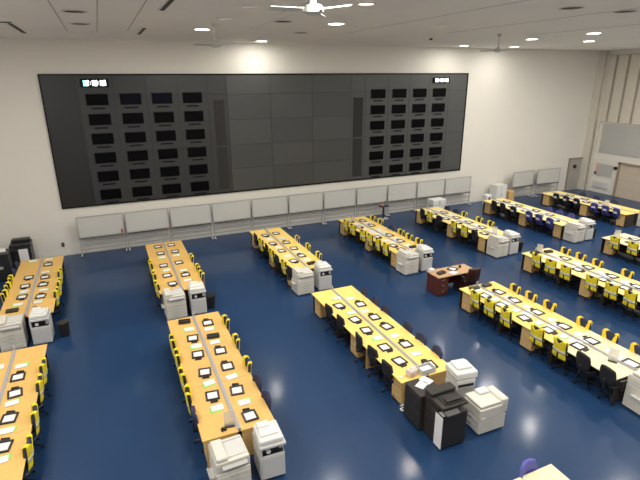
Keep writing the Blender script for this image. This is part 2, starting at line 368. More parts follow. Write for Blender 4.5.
# white cabinet, wooden pedestal and white box by the wall
t = thing('white_cabinet', (22.0, 22.45, 0)); t.scale = (.70, 1, 1); tag(t, 'tall white cabinet by the wall behind the sixth back row', 'cabinet')
MB().box(-.58, .58, -.3, .3, 0, 1.05, bev=.01).obj('body', 'cop_white', t)
MB().box(-.60, .60, -.32, .3, 1.05, 1.12, bev=.01).obj('top', 'alu_white', t)
for s in (-1, 1): 
    d_ = box(s*.285-.27, s*.285+.27, -.32, -.3, .06, 1.02, bev=.006).obj('door', 'cop_white', t); box(-s*.02+s*.06-.01, -s*.02+s*.06+.01, -.335, -.32, .5, .62).obj('handle', 'alu', d_)
t = thing('white_bag', (20.95, 22.2, 0)); t.scale = (.7, .7, .9); tag(t, 'white bagged carton left of the tall white cabinet', 'carton')
MB().box(-.3, .3, -.25, .25, 0, .72, bev=.08, seg=3).obj('body', 'cop_white', t, smooth=True); MB().box(-.1, .12, -.26, -.24, .3, .55).obj('mark', 'alu_dark', t)
def pedestal_parts(t, w=.42, d=.5, h=.66):
    box(-d/2, d/2, -w/2, w/2, .03, h, bev=.008).obj('body', 'ped_wood', t)
    z = .05; hs = [.17, .17, .24]
    for k, hh in enumerate(hs):
        dr = box(-d/2-.018, -d/2, -w/2+.008, w/2-.008, z, z+hh-.008, bev=.004).obj('drawer', 'ped_wood', t)
        box(-d/2-.034, -d/2-.018, -.06, .06, z+hh*.72, z+hh*.72+.014).obj('handle', 'alu', dr)
        z += hh
ped = thing('drawer_pedestal'); pedestal_parts(ped)
tag(place(ped, (22.85, 22.4, 0), PI/2), 'wooden drawer pedestal beside the tall white cabinet', 'drawer pedestal')
t = thing('white_carton', (17.0, 22.0, 0)); tag(t, 'white carton on a low stand behind the fifth back row', 'carton')
MB().box(-.42, .42, -.28, .28, .0, .50, bev=.01).obj('stand', 'alu_white', t)
MB().box(-.45, .45, -.3, .3, .50, .83, bev=.04, seg=2).obj('carton', 'cop_white', t)
box(-.05, .05, -.302, -.298, .55, .78).obj('tape', 'alu', t)

# ------------------------------------------------------------------ chairs and vests (local +X = the way the chair faces)
def bx(z): return -.235-.10*(z-.5)           # centre plane of the backrest
def make_chair(fabric, white_label=False):
    t = thing('office_chair')
    def seat(u, v):
        a = (u-.5)*2; b = (v-.5)*2
        x = .235*a*math.sqrt(max(0, 1-.32*b*b)); yy = .235*b*math.sqrt(max(0, 1-.32*a*a))
        return Vector((x+.01, yy, .46+.012*(a*a+b*b)*(-1)))
    MB().sheet(seat, 6, 6, .07).obj('seat', fabric, t, smooth=True)
    def back(u, v):
        a = (u-.5)*2; b = (v-.5)*2
        yy = .215*a*math.sqrt(max(0, 1-.30*b*b)); z = .715+.225*b*math.sqrt(max(0, 1-.34*a*a))
        return Vector((bx(z)+.045*a*a, yy, z))
    MB().sheet(back, 8, 8, .055).obj('backrest', fabric, t, smooth=True)
    MB().box(-.30, -.27, -.03, .03, .38, .62, bev=.008).box(-.29, .0, -.03, .03, .37, .40, bev=.006).obj('back_support', 'plastic_black', t)
    for s in (-1, 1):
        a = MB().box(-.14, .12, s*.275-.028, s*.275+.028, .655, .685, bev=.01)
        a.box(-.05, -.01, s*.275-.012, s*.275+.012, .43, .66).box(-.05, -.01, min(s*.20, s*.287), max(s*.20, s*.287), .41, .435)
        a.obj('armrest', 'plastic_black', t)
    MB().cyl((0, 0, .09), (0, 0, .42), .028).cyl((0, 0, .07), (0, 0, .13), .05).obj('gas_column', 'plastic_black', t)
    b = MB()
    for k in range(5):
        an = k*2*PI/5+.3; e = Vector((math.cos(an)*.29, math.sin(an)*.29, .075))
        b.cyl((0, 0, .10), e, .028, .018, 6); b.cyl((e.x, e.y-.02, .028), (e.x, e.y+.02, .028), .028, n=8)
    b.obj('star_base', 'plastic_black', t)
    if white_label:
        box(-.315, -.312, -.11, .11, .66, .76, rot=Matrix.Rotation(-.10, 3, 'Y')).obj('white_label', 'label_white', t)
    return t
CH = {'k': make_chair('chair_black'), 'n': make_chair('chair_navy'), 'b': make_chair('chair_blue', True), 'l': make_chair('chair_black', True), 'p': make_chair('chair_blue'), 'q': make_chair('chair_bright')}
# small light patch on the black labelled chairs is narrower
def make_vest(m_):
    def back(u, v):
        a = (u-.5)*2; top = .955-.07*math.exp(-(a/.34)**2)*1.5-.02*a**4; z = .42+(top-.42)*v
        yy = a*(.235-.025*v-.02*math.sin(v*PI))
        return Vector((bx(z)-.045+.045*a*a+.004*math.sin(a*9)*(1-v), yy, z))
    b = MB(); b.sheet(back, 14, 10, .012)
    for s in (-1, 1):
        def strap(u, v):
            # from the shoulder down the front of the backrest, opening in a V
            z = .945-.40*v; inner = .10*(1-v)**1.2+.035; outer = .205-.01*math.sin(v*PI)
            yy = s*(inner+(outer-inner)*u); a = yy/.215
            return Vector((bx(z)+.05+.045*a*a, yy, z-.02*((u-.5)*2)**2*(1-v)))
        b.sheet(strap, 4, 8, .012)
        def sh(u, v):
            an = PI*v; yy = s*(.105+.095*u); a = yy/.22; z0 = .935-.02*(u*2-1)**2
            return Vector((bx(.95)+.045*a*a-.047*math.cos(an), yy, z0+.028*math.sin(an)))
        b.sheet(sh, 4, 6, .012)
    vest = b.obj('safety_vest', m_, smooth=True)
    def bandf(zc_, hw):
        def f(u, v):
            a = (u-.5)*2; z = zc_+hw*(v*2-1); yy = a*(.235-.025*((z-.42)/.53)-.01)
            return Vector((bx(z)-.054+.045*a*a, yy, z))
        return f
    MB().sheet(bandf(.63, .042), 12, 2, .004).obj('reflective_band', 'band', vest, smooth=True)
    return vest
VEST = {'v': make_vest('vest'), 'a': make_vest('vest2')}
# folded corner of the neck stays open in a V, the dark chair shows between the lobes

# ------------------------------------------------------------------ desks
def make_desk(m_, panelm='darkpanel'):
    t = thing('office_desk')      # origin centre of the outer long edge, user side = -X; extends x 0..0.745, y +-0.898
    L = .9045
    box(0, .735, -L, L, .693, .72, bev=.006).obj('tabletop', m_, t)
    for s in (-1, 1):
        box(.06, .70, min(s*(L-.05), s*(L-.02)), max(s*(L-.05), s*(L-.02)), .02, .693).obj('end_panel', panelm, t)
    box(.63, .65, -L+.05, L-.05, .12, .69).obj('modesty_panel', 'darkpanel', t)
    MB().box(.35, .42, -L+.05, L-.05, .62, .66).obj('cable_tray', 'deskleg', t)
    return t
DM = {'beech': make_desk('beech'), 'maple': make_desk('maple'), 'pale': make_desk('pale'), 'cream': make_desk('cream_desk')}
DMw = {k: make_desk({'beech': 'beech', 'maple': 'maple', 'pale': 'pale', 'cream': 'cream_desk'}[k], 'ped_wood') for k in ('beech', 'maple', 'pale', 'cream')}
DCOL = {'beech': 'orange beech', 'maple': 'yellow maple', 'pale': 'pale maple', 'cream': 'cream'}

# tray with a white sheet; folder with green edge
def make_tray():
    t = thing('document_tray')
    b = MB().box(-.15, .15, -.165, .165, 0, .012, bev=.004)
    b.box(-.15, -.115, -.165, .165, .01, .035, bev=.005).box(.115, .15, -.165, .165, .01, .035, bev=.005).box(-.12, .12, -.165, -.125, .01, .035, bev=.005).box(-.12, .12, .125, .165, .01, .035, bev=.005)
    b.obj('tray_body', 'tray', t)
    box(-.108, .108, -.118, .118, .013, .017).obj('paper_sheet', 'paper', t)
    return t
def make_phone():
    t = thing('desk_phone')
    MB().prism([(-.10, 0), (.10, 0), (.10, .055), (-.10, .022)], 1, -.045, .045).obj('phone_base', 'tray', t)
    MB().box(-.095, .095, -.045, -.012, .045, .07, bev=.01, rot=Matrix.Rotation(-.16, 3, 'Y')).obj('handset', 'plastic_black', t)
    return t
def make_folder():
    t = thing('paper_folder')
    box(-.15, .10, -.12, .06, 0, .006).obj('green_cover', 'green', t)
    MB().box(-.115, .150, -.080, .105, .006, .013).box(-.11, .14, -.06, .11, .012, .019, rot=Matrix.Rotation(.06, 3, 'Z')).obj('paper_stack', 'paper', t)
    return t
def make_papers():
    t = thing('paper_stack')
    MB().box(-.15, .15, -.11, .11, 0, .012).box(-.15, .13, -.10, .12, .012, .02, rot=Matrix.Rotation(.12, 3, 'Z')).obj('sheets', 'paper', t)
    return t
def make_case():
    t = thing('equipment_case')
    box(-.09, .09, -.17, .17, 0, .07, bev=.012).obj('case_body', 'cop_black', t)
    box(-.085, .085, -.165, .165, .07, .078, bev=.003).obj('lid', 'tray', t)
    return t
TRAY, PHONE, FOLD, PAPS, CASE = make_tray(), make_phone(), make_folder(), make_papers(), make_case()

def holder():
    t = thing('sign_holder')
    box(-.012, .0, -.11, .11, .02, .36).obj('upright_sheet', 'acrylic', t)
    box(-.06, .06, -.10, .10, 0, .02, bev=.004).obj('base', 'plastic_black', t)
    return t
HOLD = holder()

XO = {'R1': -3.68, 'R2': -3.68, 'R3': .94, 'R4': .94, 'R5': 5.54, 'R6': 5.54, 'R7': 10.12, 'R8': 14.70, 'R9': 19.36, 'R10': 10.21, 'R11': 14.74, 'R12': 23.90, 'R13': 19.45}
YF = {r: 20.85 for r in ('R1', 'R3', 'R5', 'R7', 'R8', 'R9', 'R12')}
YF.update({'R2': 13.38, 'R4': 13.38, 'R6': 13.40, 'R10': 11.68, 'R11': 13.40, 'R13': 13.40})
NM = {'R1': 'leftmost back row', 'R3': 'second back row', 'R5': 'third back row', 'R7': 'fourth back row', 'R8': 'fifth back row', 'R9': 'sixth back row', 'R12': 'rightmost back row',
      'R2': 'leftmost front row', 'R4': 'second front row', 'R6': 'third front row', 'R10': 'fourth front row', 'R11': 'fifth front row', 'R13': 'rightmost front row'}
SURF = {'R1': 'beech', 'R2': 'beech', 'R3': 'beech', 'R4': 'beech', 'R5': 'maple', 'R6': 'maple', 'R7': 'maple', 'R8': 'pale', 'R9': 'pale', 'R10': 'maple', 'R11': 'pale', 'R12': 'pale', 'R13': 'cream'}
EXTRA = {'R10': .0}
TR = {'R1': [(1.01, 19.94), (1.02, 18.57), (1.02, 17.86), (1.04, 16.81), (0.49, 18.77), (0.47, 17.95), (0.49, 17.0)],
'R2': [(1.0, 11.91), (1.03, 11.21), (1.04, 10.28), (1.06, 9.37), (.45, 11.9), (.45, 11.0)],
'R3': [(0.47, 20.29), (0.48, 19.41), (0.43, 17.96), (0.43, 16.9), (0.51, 16.07), (1.02, 20.31), (1.05, 19.39), (1.01, 18.05), (1.05, 16.7)],
'R4': [(0.51, 12.03), (0.49, 11.15), (0.5, 10.28), (0.48, 9.3), (1.06, 12.73), (1.06, 11.08), (1.06, 10.3), (1.03, 9.26), (1.06, 8.29)],
'R5': [(0.47, 19.89), (0.42, 18.66), (0.47, 17.63), (0.5, 16.36), (1.01, 19.95), (1.00, 18.56), (1.03, 17.71), (1.0, 16.78)],
'R6': [(0.42, 12.15), (0.45, 11.15), (0.45, 10.46), (0.45, 9.47), (0.45, 8.76), (1.08, 11.97), (1.05, 11.04), (1.08, 10.41), (1.04, 9.37), (1.04, 8.31)],
'R7': [(0.42, 20.29), (0.35, 19.24), (0.37, 17.58), (0.38, 16.28), (1.0, 20.08), (1.0, 19.23), (1.0, 17.56), (1.0, 16.66), (0.43, 15.74)],
'R8': [(0.40, 19.75), (0.40, 18.71), (0.45, 17.87), (0.39, 16.68), (0.45, 16.01), (1.0, 19.61), (1.0, 18.6), (1.0, 17.68), (1.0, 16.75)],
'R9': [(0.42, 19.9), (0.40, 19.0), (.42, 18.1), (.40, 17.2), (.42, 16.2), (1.0, 20.0), (1.0, 19.1), (1.0, 17.9), (1.0, 17.0)],
'R12': [(0.42, 19.9), (0.40, 19.0), (.42, 18.1), (.40, 17.2), (.42, 16.4), (1.0, 19.6), (1.0, 18.6), (1.0, 17.5)],
'R10': [(0.37, 10.86), (0.36, 10.13), (0.36, 9.19), (0.41, 8.37), (0.45, 7.42), (1.0, 10.87), (1.0, 10.18), (1.0, 9.29), (1.0, 8.34), (1.0, 7.46), (0.93, 6.31)],
'R11': [(1.04, 12.18), (0.49, 11.18), (1.02, 11.16), (0.48, 10.17), (1.06, 10.23), (0.52, 9.40), (1.0, 9.30), (.45, 8.5)],
'R13': [(.42, 12.4), (1.0, 12.6), (.42, 11.5), (1.0, 11.7), (.45, 10.6)]}
FO = {'R2': [(0.99, 12.45), (0.50, 12.57), (1.0, 10.87), (1.04, 9.89), (1.06, 9.01)],
'R1': [(0.45, 20.6), (0.98, 20.56), (.98, 19.13), (0.50, 17.45), (1.06, 17.38), (0.45, 16.42), (0.98, 16.40)],
'R3': [(.50, 18.9), (1.02, 18.95), (.50, 17.45), (1.03, 17.2), (1.03, 16.2)],
'R4': [(0.52, 12.57), (0.54, 11.57), (0.53, 9.8), (0.5, 8.83), (1.02, 12.38), (1.01, 11.60), (1.04, 9.85), (1.06, 8.80)],
'R5': [(.50, 19.3), (.52, 18.1), (1.0, 19.2), (.52, 17.0), (.98, 17.25), (.98, 16.3)],
'R6': [(0.60, 12.68), (.98, 12.50), (0.57, 11.58), (.98, 11.52), (0.54, 9.95), (1.00, 9.90), (1.02, 8.90)],
'R7': [(.5, 19.75), (1.0, 19.65), (.45, 18.8), (1.0, 18.6), (.5, 18.2), (1.0, 18.1), (.5, 17.0), (1.0, 17.1), (.9, 16.1)],
'R8': [(.5, 20.2), (1.0, 20.1), (.5, 19.2), (1.0, 19.1), (.5, 18.3), (1.0, 18.1), (.5, 17.3), (1.0, 17.2), (1.0, 16.2)],
'R9': [(.5, 20.3), (.5, 19.5), (1.0, 19.55), (.5, 18.6), (1.0, 18.5), (.5, 17.7), (1.0, 17.4), (.5, 16.7), (1.0, 16.4)],
'R12': [(.5, 20.3), (.5, 19.5), (1.0, 19.1), (.5, 18.6), (1.0, 18.1), (.5, 17.7), (.95, 16.8)],
'R10': [(.52, 10.5), (1.0, 10.52), (.55, 9.65), (1.0, 9.75), (.53, 8.78), (1.0, 8.80), (.55, 7.95), (1.0, 7.9), (1.0, 6.98), (.50, 11.25)],
'R11': [(.52, 12.6), (.95, 12.65), (.52, 11.65), (1.0, 11.7), (.52, 10.65), (1.0, 10.7), (.52, 9.8), (1.0, 9.75)],
'R13': [(.5, 12.0), (1.0, 12.1), (.5, 11.05), (1.0, 11.2)]}
FGREEN = ('R1', 'R2', 'R3', 'R4', 'R6', 'R10')
CASES = {'R1': [(.35, 15.95)], 'R4': [(.45, 13.05), (1.04, 11.88)], 'R10': [(.43, 11.42), (.98, 11.45)], 'R11': [(.45, 13.15), (1.04, 13.0)], 'R7': [(1.02, 15.75)], 'R5': [(1.02, 15.80)]}
CHR = {('R3', 'L'): 'v18.05 v16.90 v15.95', ('R3', 'R'): 'v18.12 v16.92 v16.18',
('R4', 'L'): 'v11.92 v11.12 v10.24 v9.42 n8.72', ('R4', 'R'): 'v12.42 v11.25 v10.06 n9.28 n8.60',
('R1', 'R'): 'v18.62 v17.55 v16.75', ('R1', 'L'): 'n20.15 n19.4 v18.55 v17.85 v17.15',
('R2', 'R'): 'v12.05 v11.30 v10.10 v9.10', ('R2', 'L'): '',
('R5', 'L'): 'k19.75 v18.95 k18.2 v17.48 k16.82 v16.12 k15.50', ('R5', 'R'): 'v18.57 v17.41 v16.29',
('R6', 'L'): 'k12.02 k11.22 k10.05 k9.36 k8.62', ('R6', 'R'): 'n12.57 n11.85 n11.15 n10.03 n9.33 n8.65',
('R7', 'L'): 'v19.95 v19.25 v18.25 v17.58 v16.85 v16.20', ('R7', 'R'): 'v19.95 v19.28 n18.25 v17.45 v16.75 v16.05',
('R8', 'L'): 'k20.15 v19.50 k18.75 v17.55 v16.80 k16.10', ('R8', 'R'): 'n20.0 n19.32 v18.68 v17.55 v16.82',
('R9', 'L'): 'k19.90 k19.25 l18.50 b17.45 b16.80 b16.12', ('R9', 'R'): 'p17.55 p16.90 p16.22',
('R12', 'L'): 'l19.75 l19.05 l18.35 b17.25 b16.60 b15.95', ('R12', 'R'): 'n19.2 n18.3 n17.2',
('R10', 'L'): 'v10.87 v10.20 v9.50 v8.36 v7.58 k6.88 k6.22', ('R10', 'R'): 'a10.72 a10.05 a9.32 a8.12 a7.32 a6.54',
('R11', 'L'): 'v12.62 v11.98 v11.28 v10.24 v9.50 v8.80', ('R11', 'R'): 'a12.62 a11.92 a11.20 a10.04',
('R13', 'L'): 'v12.78 v11.98 v11.1', ('R13', 'R'): 'n12.6 n11.8'}

for rid in XO:
    x0, yf, nm = XO[rid], YF[rid], NM[rid]
    nd = 3
    step = 1.81 if rid != 'R10' else 1.885
    pos = ['far', 'middle', 'near']
    for k in range(nd):
        yc = yf-step*(k+.5)
        for side in ('L', 'R'):
            sm = SURF[rid]
            if rid == 'R10' and k == 2: sm = 'cream'
            if rid == 'R12' and k == 2: sm = 'maple'
            if rid == 'R8' and k == 0: sm = 'pale'
            lib = DMw if (k == 2 and rid in ('R4', 'R6')) else DM
            o = place(lib[sm], (x0 if side == 'L' else x0+1.5, yc, 0), 0 if side == 'L' else PI)
            if rid == 'R10': o.scale = (1, 1.04, 1)
            tag(o, '%s desk at %s end, %s side of %s' % (DCOL[sm], pos[k], 'left' if side == 'L' else 'right', nm) if k != 1 else '%s desk, middle unit on %s side of %s' % (DCOL[sm], 'left' if side == 'L' else 'right', nm), 'desk', 'desks in the long rows')
    ynear = yf-step*3
    # central cable channel
    b = MB().box(-.042, .042, ynear+.02, yf-.02, .722, .742, bev=.004).box(-.010, .010, ynear+.02, yf-.02, .742, .760)
    b2 = b.obj('cable_channel', 'grey_chan', None, (x0+.75, 0, 0)); tag(b2, 'grey cable channel down the middle of %s' % nm, 'cable channel')
    MB().box(-.024, .024, yf-.06, yf-.01, .722, .86, bev=.004).obj('end_cap', 'alu', b2)
    box(-.024, .024, ynear+.01, ynear+.05, .722, .79).obj('end_cap', 'alu', b2)
    # pedestals on the left side
    for k, (yy, w_) in enumerate([(yf-.33, 'far'), (yf-2.92, 'middle'), (ynear+.30, 'near')]):
        if rid in ('R4', 'R3', 'R2', 'R1') and k != 2: continue
        if rid == 'R2': continue
        if rid == 'R10' and k == 2: continue
        if rid == 'R11' and k == 2: continue
        o = place(ped, (x0+.34, yy, 0), 0)
        tag(o, 'wooden drawer pedestal under the %s part of %s, left side' % (w_, nm), 'drawer pedestal', 'pedestals under the desk rows')
    # chairs and vests
    for side in ('L', 'R'):
        s = CHR.get((rid, side), '')
        for i, tok in enumerate(s.split()):
            kind, yy = tok[0], float(tok[1:])
            cx = x0+.225 if side == 'L' else x0+1.285
            rz = (0 if side == 'L' else PI)+math.radians(random.uniform(-7, 7))
            pull = random.uniform(-.02, .02)
            proto = CH['k' if kind in 'va' else kind]
            if kind in 'va' and side == 'R': proto = CH['n']
            loc = (cx+pull, yy, 0)
            o = place(proto, loc, rz)
            fab = {'k': 'black', 'n': 'navy', 'b': 'blue', 'l': 'black', 'p': 'blue'}[('n' if side == 'R' else 'k') if kind in 'va' else kind]
            ex = ' under a yellow vest' if kind in 'va' else (' with white back label' if kind in 'bl' else '')
            sd = 'left' if side == 'L' else 'right'
            tag(o, '%s chair%s, %s from wall, %s side, %s' % (fab, ex, ORD[i], sd, nm), 'chair', 'office chairs along the desk rows')
            if kind in 'va':
                v = place(VEST[kind], loc, rz)
                tag(v, 'yellow safety vest over %s chair from wall, %s side, %s' % (ORD[i], sd, nm), 'vest', 'safety vests on the chairs')
    # trays + phones
    cnt = {'L': 0, 'R': 0}
    for (dx, yy) in sorted(TR[rid], key=lambda q: -q[1]):
        side = 'L' if dx < .75 else 'R'; sd = 'left' if side == 'L' else 'right'
        rz = (0 if side == 'L' else PI)+math.radians(random.uniform(-8, 8))
        single = rid == 'R10' and yy < 6.5
        o = place(TRAY, (x0+dx, yy, .722), rz + (math.radians(8) if single else 0), scale=(1.15, 1.15, 1) if single else None)
        tag(o, 'black tray holding white sheet, %s from wall, %s side, %s' % (ORD[cnt[side]], sd, nm), 'tray', 'black trays on the desks')
        if not single and not (rid in ('R3', 'R5') and random.random() < .4):
            s_ = -1 if side == 'L' else 1
            off = .215
            if rid == 'R4' or rid == 'R2': pass
            o = place(PHONE, (x0+dx+random.uniform(-.03, .03), yy+s_*off, .722), rz, scale=(.8, .8, .6))
            tag(o, 'small black phone beside %s tray from wall, %s side, %s' % (ORD[cnt[side]], sd, nm), 'phone', 'black phones on the desks')
        cnt[side] += 1
    cnt = {'L': 0, 'R': 0}
    for (dx, yy) in sorted(FO[rid], key=lambda q: -q[1]):
        side = 'L' if dx < .75 else 'R'; sd = 'left' if side == 'L' else 'right'
        # keep clear of trays and phones
        rz = (0 if side == 'L' else PI)+math.radians(random.uniform(-9, 9))
        g = rid in FGREEN
        if g:
            o = place(FOLD, (x0+dx-(.03 if side == 'L' else -.03), yy, .722), rz)
            tag(o, 'green-edged white folder, %s from wall, %s side, %s' % (ORD[cnt[side]], sd, nm), 'folder', 'folders on the desks')
        else:
            o = place(PAPS, (x0+dx-(.03 if side == 'L' else -.03), yy, .722), rz)
            tag(o, 'white paper stack, %s from wall, %s side, %s' % (ORD[cnt[side]], sd, nm), 'papers', 'paper stacks on the desks')
        cnt[side] += 1
    if rid in ('R7', 'R8', 'R9', 'R10', 'R11', 'R12', 'R13'):
        c2 = {'L': 0, 'R': 0}
        for (dx, yy) in sorted(FO[rid], key=lambda q: -q[1]):
            side = 'L' if dx < .75 else 'R'
            o = place(PAPS, (x0+(.585 if side == 'L' else .915), yy-.32, .722), PI/2+math.radians(random.uniform(-3, 3)))
            tag(o, 'narrow paper stack by cable channel, %s from wall, %s side, %s' % (ORD[c2[side]], 'left' if side == 'L' else 'right', nm), 'papers', 'paper stacks on the desks')
            c2[side] += 1
    for i, (dx, yy) in enumerate(CASES.get(rid, [])):
        o = place(CASE, (x0+dx, yy, .722), PI/2+math.radians(random.uniform(-8, 8)), scale=None)
        tag(o, 'closed dark case on the %s side of %s' % ('left' if dx < .75 else 'right', nm), 'case', 'dark cases on the desks')
# sign holders
for (x, y, rz, lb) in [(-3.68+.95, 15.95, .3, 'clear upright sign holder at near end of leftmost back row'),
                       (.94+.60, 8.18, 1.4, 'clear upright sign holder at near end of second front row'),
                       (10.21+.62, 6.58, .5, 'clear upright sign holder at near end of fourth front row'),
                       (14.74+.68, 13.12, .6, 'clear upright sign holder at far end of fifth front row'),
                       (14.70+.82, 15.75, .6, 'clear upright sign holder at near end of fifth back row'),
                       (23.9+.62, 17.0, .6, 'clear upright sign holder on rightmost back row'),
                       (19.45+.55, 13.1, .6, 'clear upright sign holder at far end of rightmost front row')]:
    o = place(HOLD, (x, y, .722), rz)
    tag(o, lb, 'sign holder', 'clear sign holders')
tag(MB().prism([(-.055, 0), (.055, 0), (.045, .04), (-.02, .06), (-.055, .03)], 1, -.035, .035).obj('tape_dispenser', 'plastic_black', None, (1.40, 8.10, .722), .1), 'black tape dispenser at near end of second front row', 'tape dispenser')
t = MB().box(-.13, .13, -.10, .10, 0, .19, bev=.04, seg=3).obj('tissue_box', 'tissue', None, (5.93, 8.14, .722), .3, smooth=True); tag(t, 'crumpled pinkish tissue box at near end of third front row', 'tissue box')
MB().box(-.05, .05, -.04, .04, .19, .24, bev=.02).obj('tissue', 'paper', t)
tag(box(-.05, .05, -.035, .035, 0, .02, bev=.004).obj('badge_card', 'label_white', None, (5.66, 8.16, .722), .3), 'small white card near the left edge of third front row', 'card')
t = thing('letter_bin', (6.33, 8.13, .722), .05); tag(t, 'clear grey letter bin at near end of third front row', 'bin')
b = MB().box(-.20, .20, -.13, .13, 0, .01)
b.box(-.20, -.19, -.13, .13, 0, .14).box(.19, .20, -.13, .13, 0, .14).box(-.19, .19, -.13, -.12, 0, .14).box(-.19, .19, .12, .13, 0, .14)
b.obj('tub', 'cop_light', t); box(-.15, .14, -.1, .09, .01, .10, bev=.01).obj('papers', 'paper', t)
tag(box(-.10, .10, -.05, .05, 0, .008).obj('yellow_card', 'yellow_trim', None, (6.40, 8.42, .722), .3), 'yellow card on near end of third front row', 'card')

# ------------------------------------------------------------------ copiers. local: front = -Y
def copier_wide(name, body, w=.64, d=.64, h=.87):
    t = thing(name)
    hb = h*.70
    box(-w/2, w/2, -d/2, d/2, .03, hb, bev=.015).obj('cabinet', body, t)
    z = .08
    for k in range(4):
        hh = (hb-.14)/4
        dr = box(-w/2+.02, w/2-.02, -d/2-.015, -d/2, z, z+hh-.012, bev=.005).obj('paper_drawer', body, t)
        box(-.08, .08, -d/2-.024, -d/2-.015, z+hh*.62, z+hh*.62+.02).obj('handle', 'cop_grey', dr); z += hh
    box(w/2, w/2+.006, -d/2+.1, d/2-.1, .15, .5).obj('side_grille', 'cop_grey', t)
    box(-w/2, w/2, -d/2+.02, d/2, hb+.005, h-.08, bev=.012).obj('scanner_body', body, t)
    l = MB().box(-w/2+.005, w/2-.005, -d/2+.01, d/2-.01, h-.08, h-.035, bev=.012); l.obj('lid', body, t)
    box(-w/2+.02, -w/2+.24, -d/2+.03, d/2-.06, h-.035, h+.055, bev=.02).obj('document_feeder', body, t)
    MB().box(-w/2+.25, w/2-.03, -d/2+.10, d/2-.09, h-.033, h-.02).box(-w/2+.25, w/2-.03, d/2-.12, d/2-.09, h-.03, h+.0, bev=.005).obj('feeder_tray', 'cop_light', t)
    box(-w/2+.1, w/2-.06, -d/2-.07, -d/2+.02, h-.16, h-.10, bev=.01, rot=Matrix.Rotation(.35, 3, 'X')).obj('control_panel', 'cop_grey', t)
    MB().box(-w/2-.10, -w/2, -d/2+.18, d/2-.18, .40, .42, bev=.004).box(-w/2-.10, -w/2-.08, -d/2+.18, d/2-.18, .42, .44).obj('side_tray', 'cop_light', t)
    for s in (-1, 1):
        MB().cyl((s*(w/2-.06), -d/2+.06, .018), (s*(w/2-.06)+.02, -d/2+.06, .018), .018, n=8).cyl((s*(w/2-.06), d/2-.06, .018), (s*(w/2-.06)+.02, d/2-.06, .018), .018, n=8).obj('caster', 'plastic_black', t)
    return t
def copier_tall(name, w=.50, d=.56, h=.97):
    t = thing(name)
    box(-w/2, w/2, -d/2, d/2, .03, .58, bev=.015).obj('cabinet', 'cop_light', t)
    box(-w/2+.03, w/2-.03, -d/2-.012, -d/2, .06, .54, bev=.006).obj('front_door', 'cop_light', t)
    MB().box(-w/2, w/2, -d/2+.10, d/2, .58, .77).box(-w/2, -w/2+.05, -d/2, -d/2+.10, .58, .77).obj('engine', 'cop_light', t)
    MB().box(-w/2+.06, w/2-.10, -d/2+.06, -d/2+.10, .62, .73).box(-w/2+.05, w/2-.02, -d/2+.02, -d/2+.10, .59, .61).obj('output_recess', 'plastic_black', t)
    MB().cyl((w/2-.32, -d/2+.02, .66), (w/2-.32, -d/2+.055, .66), .045).obj('roller_cover', 'cop_white', t)
    box(-w/2+.01, w/2+.02, -d/2-.04, d/2-.02, .775, .84, bev=.012).obj('control_deck', 'cop_light', t)
    box(-w/2+.015, w/2-.015, -d/2+.0, d/2-.02, .842, h-.02, bev=.02).obj('scanner_lid', 'cop_white', t)
    MB().box(-w/2+.06, w/2-.08, -d/2+.12, d/2-.10, h-.02, h+.015, bev=.012).box(-w/2+.06, w/2-.20, d/2-.22, d/2-.05, h, h+.05, bev=.015).obj('feeder', 'cop_white', t)
    box(w/2-.16, w/2-.0, -d/2-.045, -d/2-.038, .79, .825).obj('keypad', 'cop_grey', t)
    for s in (-1, 1):
        MB().cyl((s*(w/2-.06), -d/2+.06, .018), (s*(w/2-.06)+.02, -d/2+.06, .018), .018, n=8).cyl((s*(w/2-.06), d/2-.06, .018), (s*(w/2-.06)+.02, d/2-.06, .018), .018, n=8).obj('caster', 'plastic_black', t)
    return t
CW, CT = copier_wide('photocopier', 'cop_beige'), copier_tall('printer')
for rid in ('R1', 'R3', 'R5', 'R7', 'R8', 'R9', 'R4', 'R12'):
    x0 = XO[rid]; yn = YF[rid]-5.43; nm = NM[rid]
    lx = {'R1': .10, 'R3': .10, 'R5': .04, 'R7': .0, 'R8': .09, 'R9': .14, 'R4': .08, 'R12': .90}[rid]
    cy = yn-.34 if rid != 'R4' else 7.42
    o = place(CW, (x0+lx+.32, cy, 0), math.radians(2))
    tag(o, 'wide beige photocopier at near end of %s' % nm, 'copier', 'copiers ending the desk rows')
    if rid == 'R12': continue
    bxo = {'R1': 1.18, 'R3': 1.16, 'R5': 1.17, 'R7': 1.10, 'R8': 1.13, 'R9': 1.20, 'R4': 1.20}[rid]
    o = place(CT, (x0+bxo, yn-.33 if rid != 'R4' else 7.48, 0), math.radians(-2))
    tag(o, 'tall light grey printer with white lid at near end of %s' % nm, 'printer', 'printers ending the desk rows')
# beige copier at the end of the fourth front row
tag(place(CW, (10.76, 5.60, 0), math.radians(-2), scale=(1.0, 1.0, 1.05)), 'wide beige photocopier at near end of fourth front row, cut by frame', 'copier', 'copiers ending the desk rows')
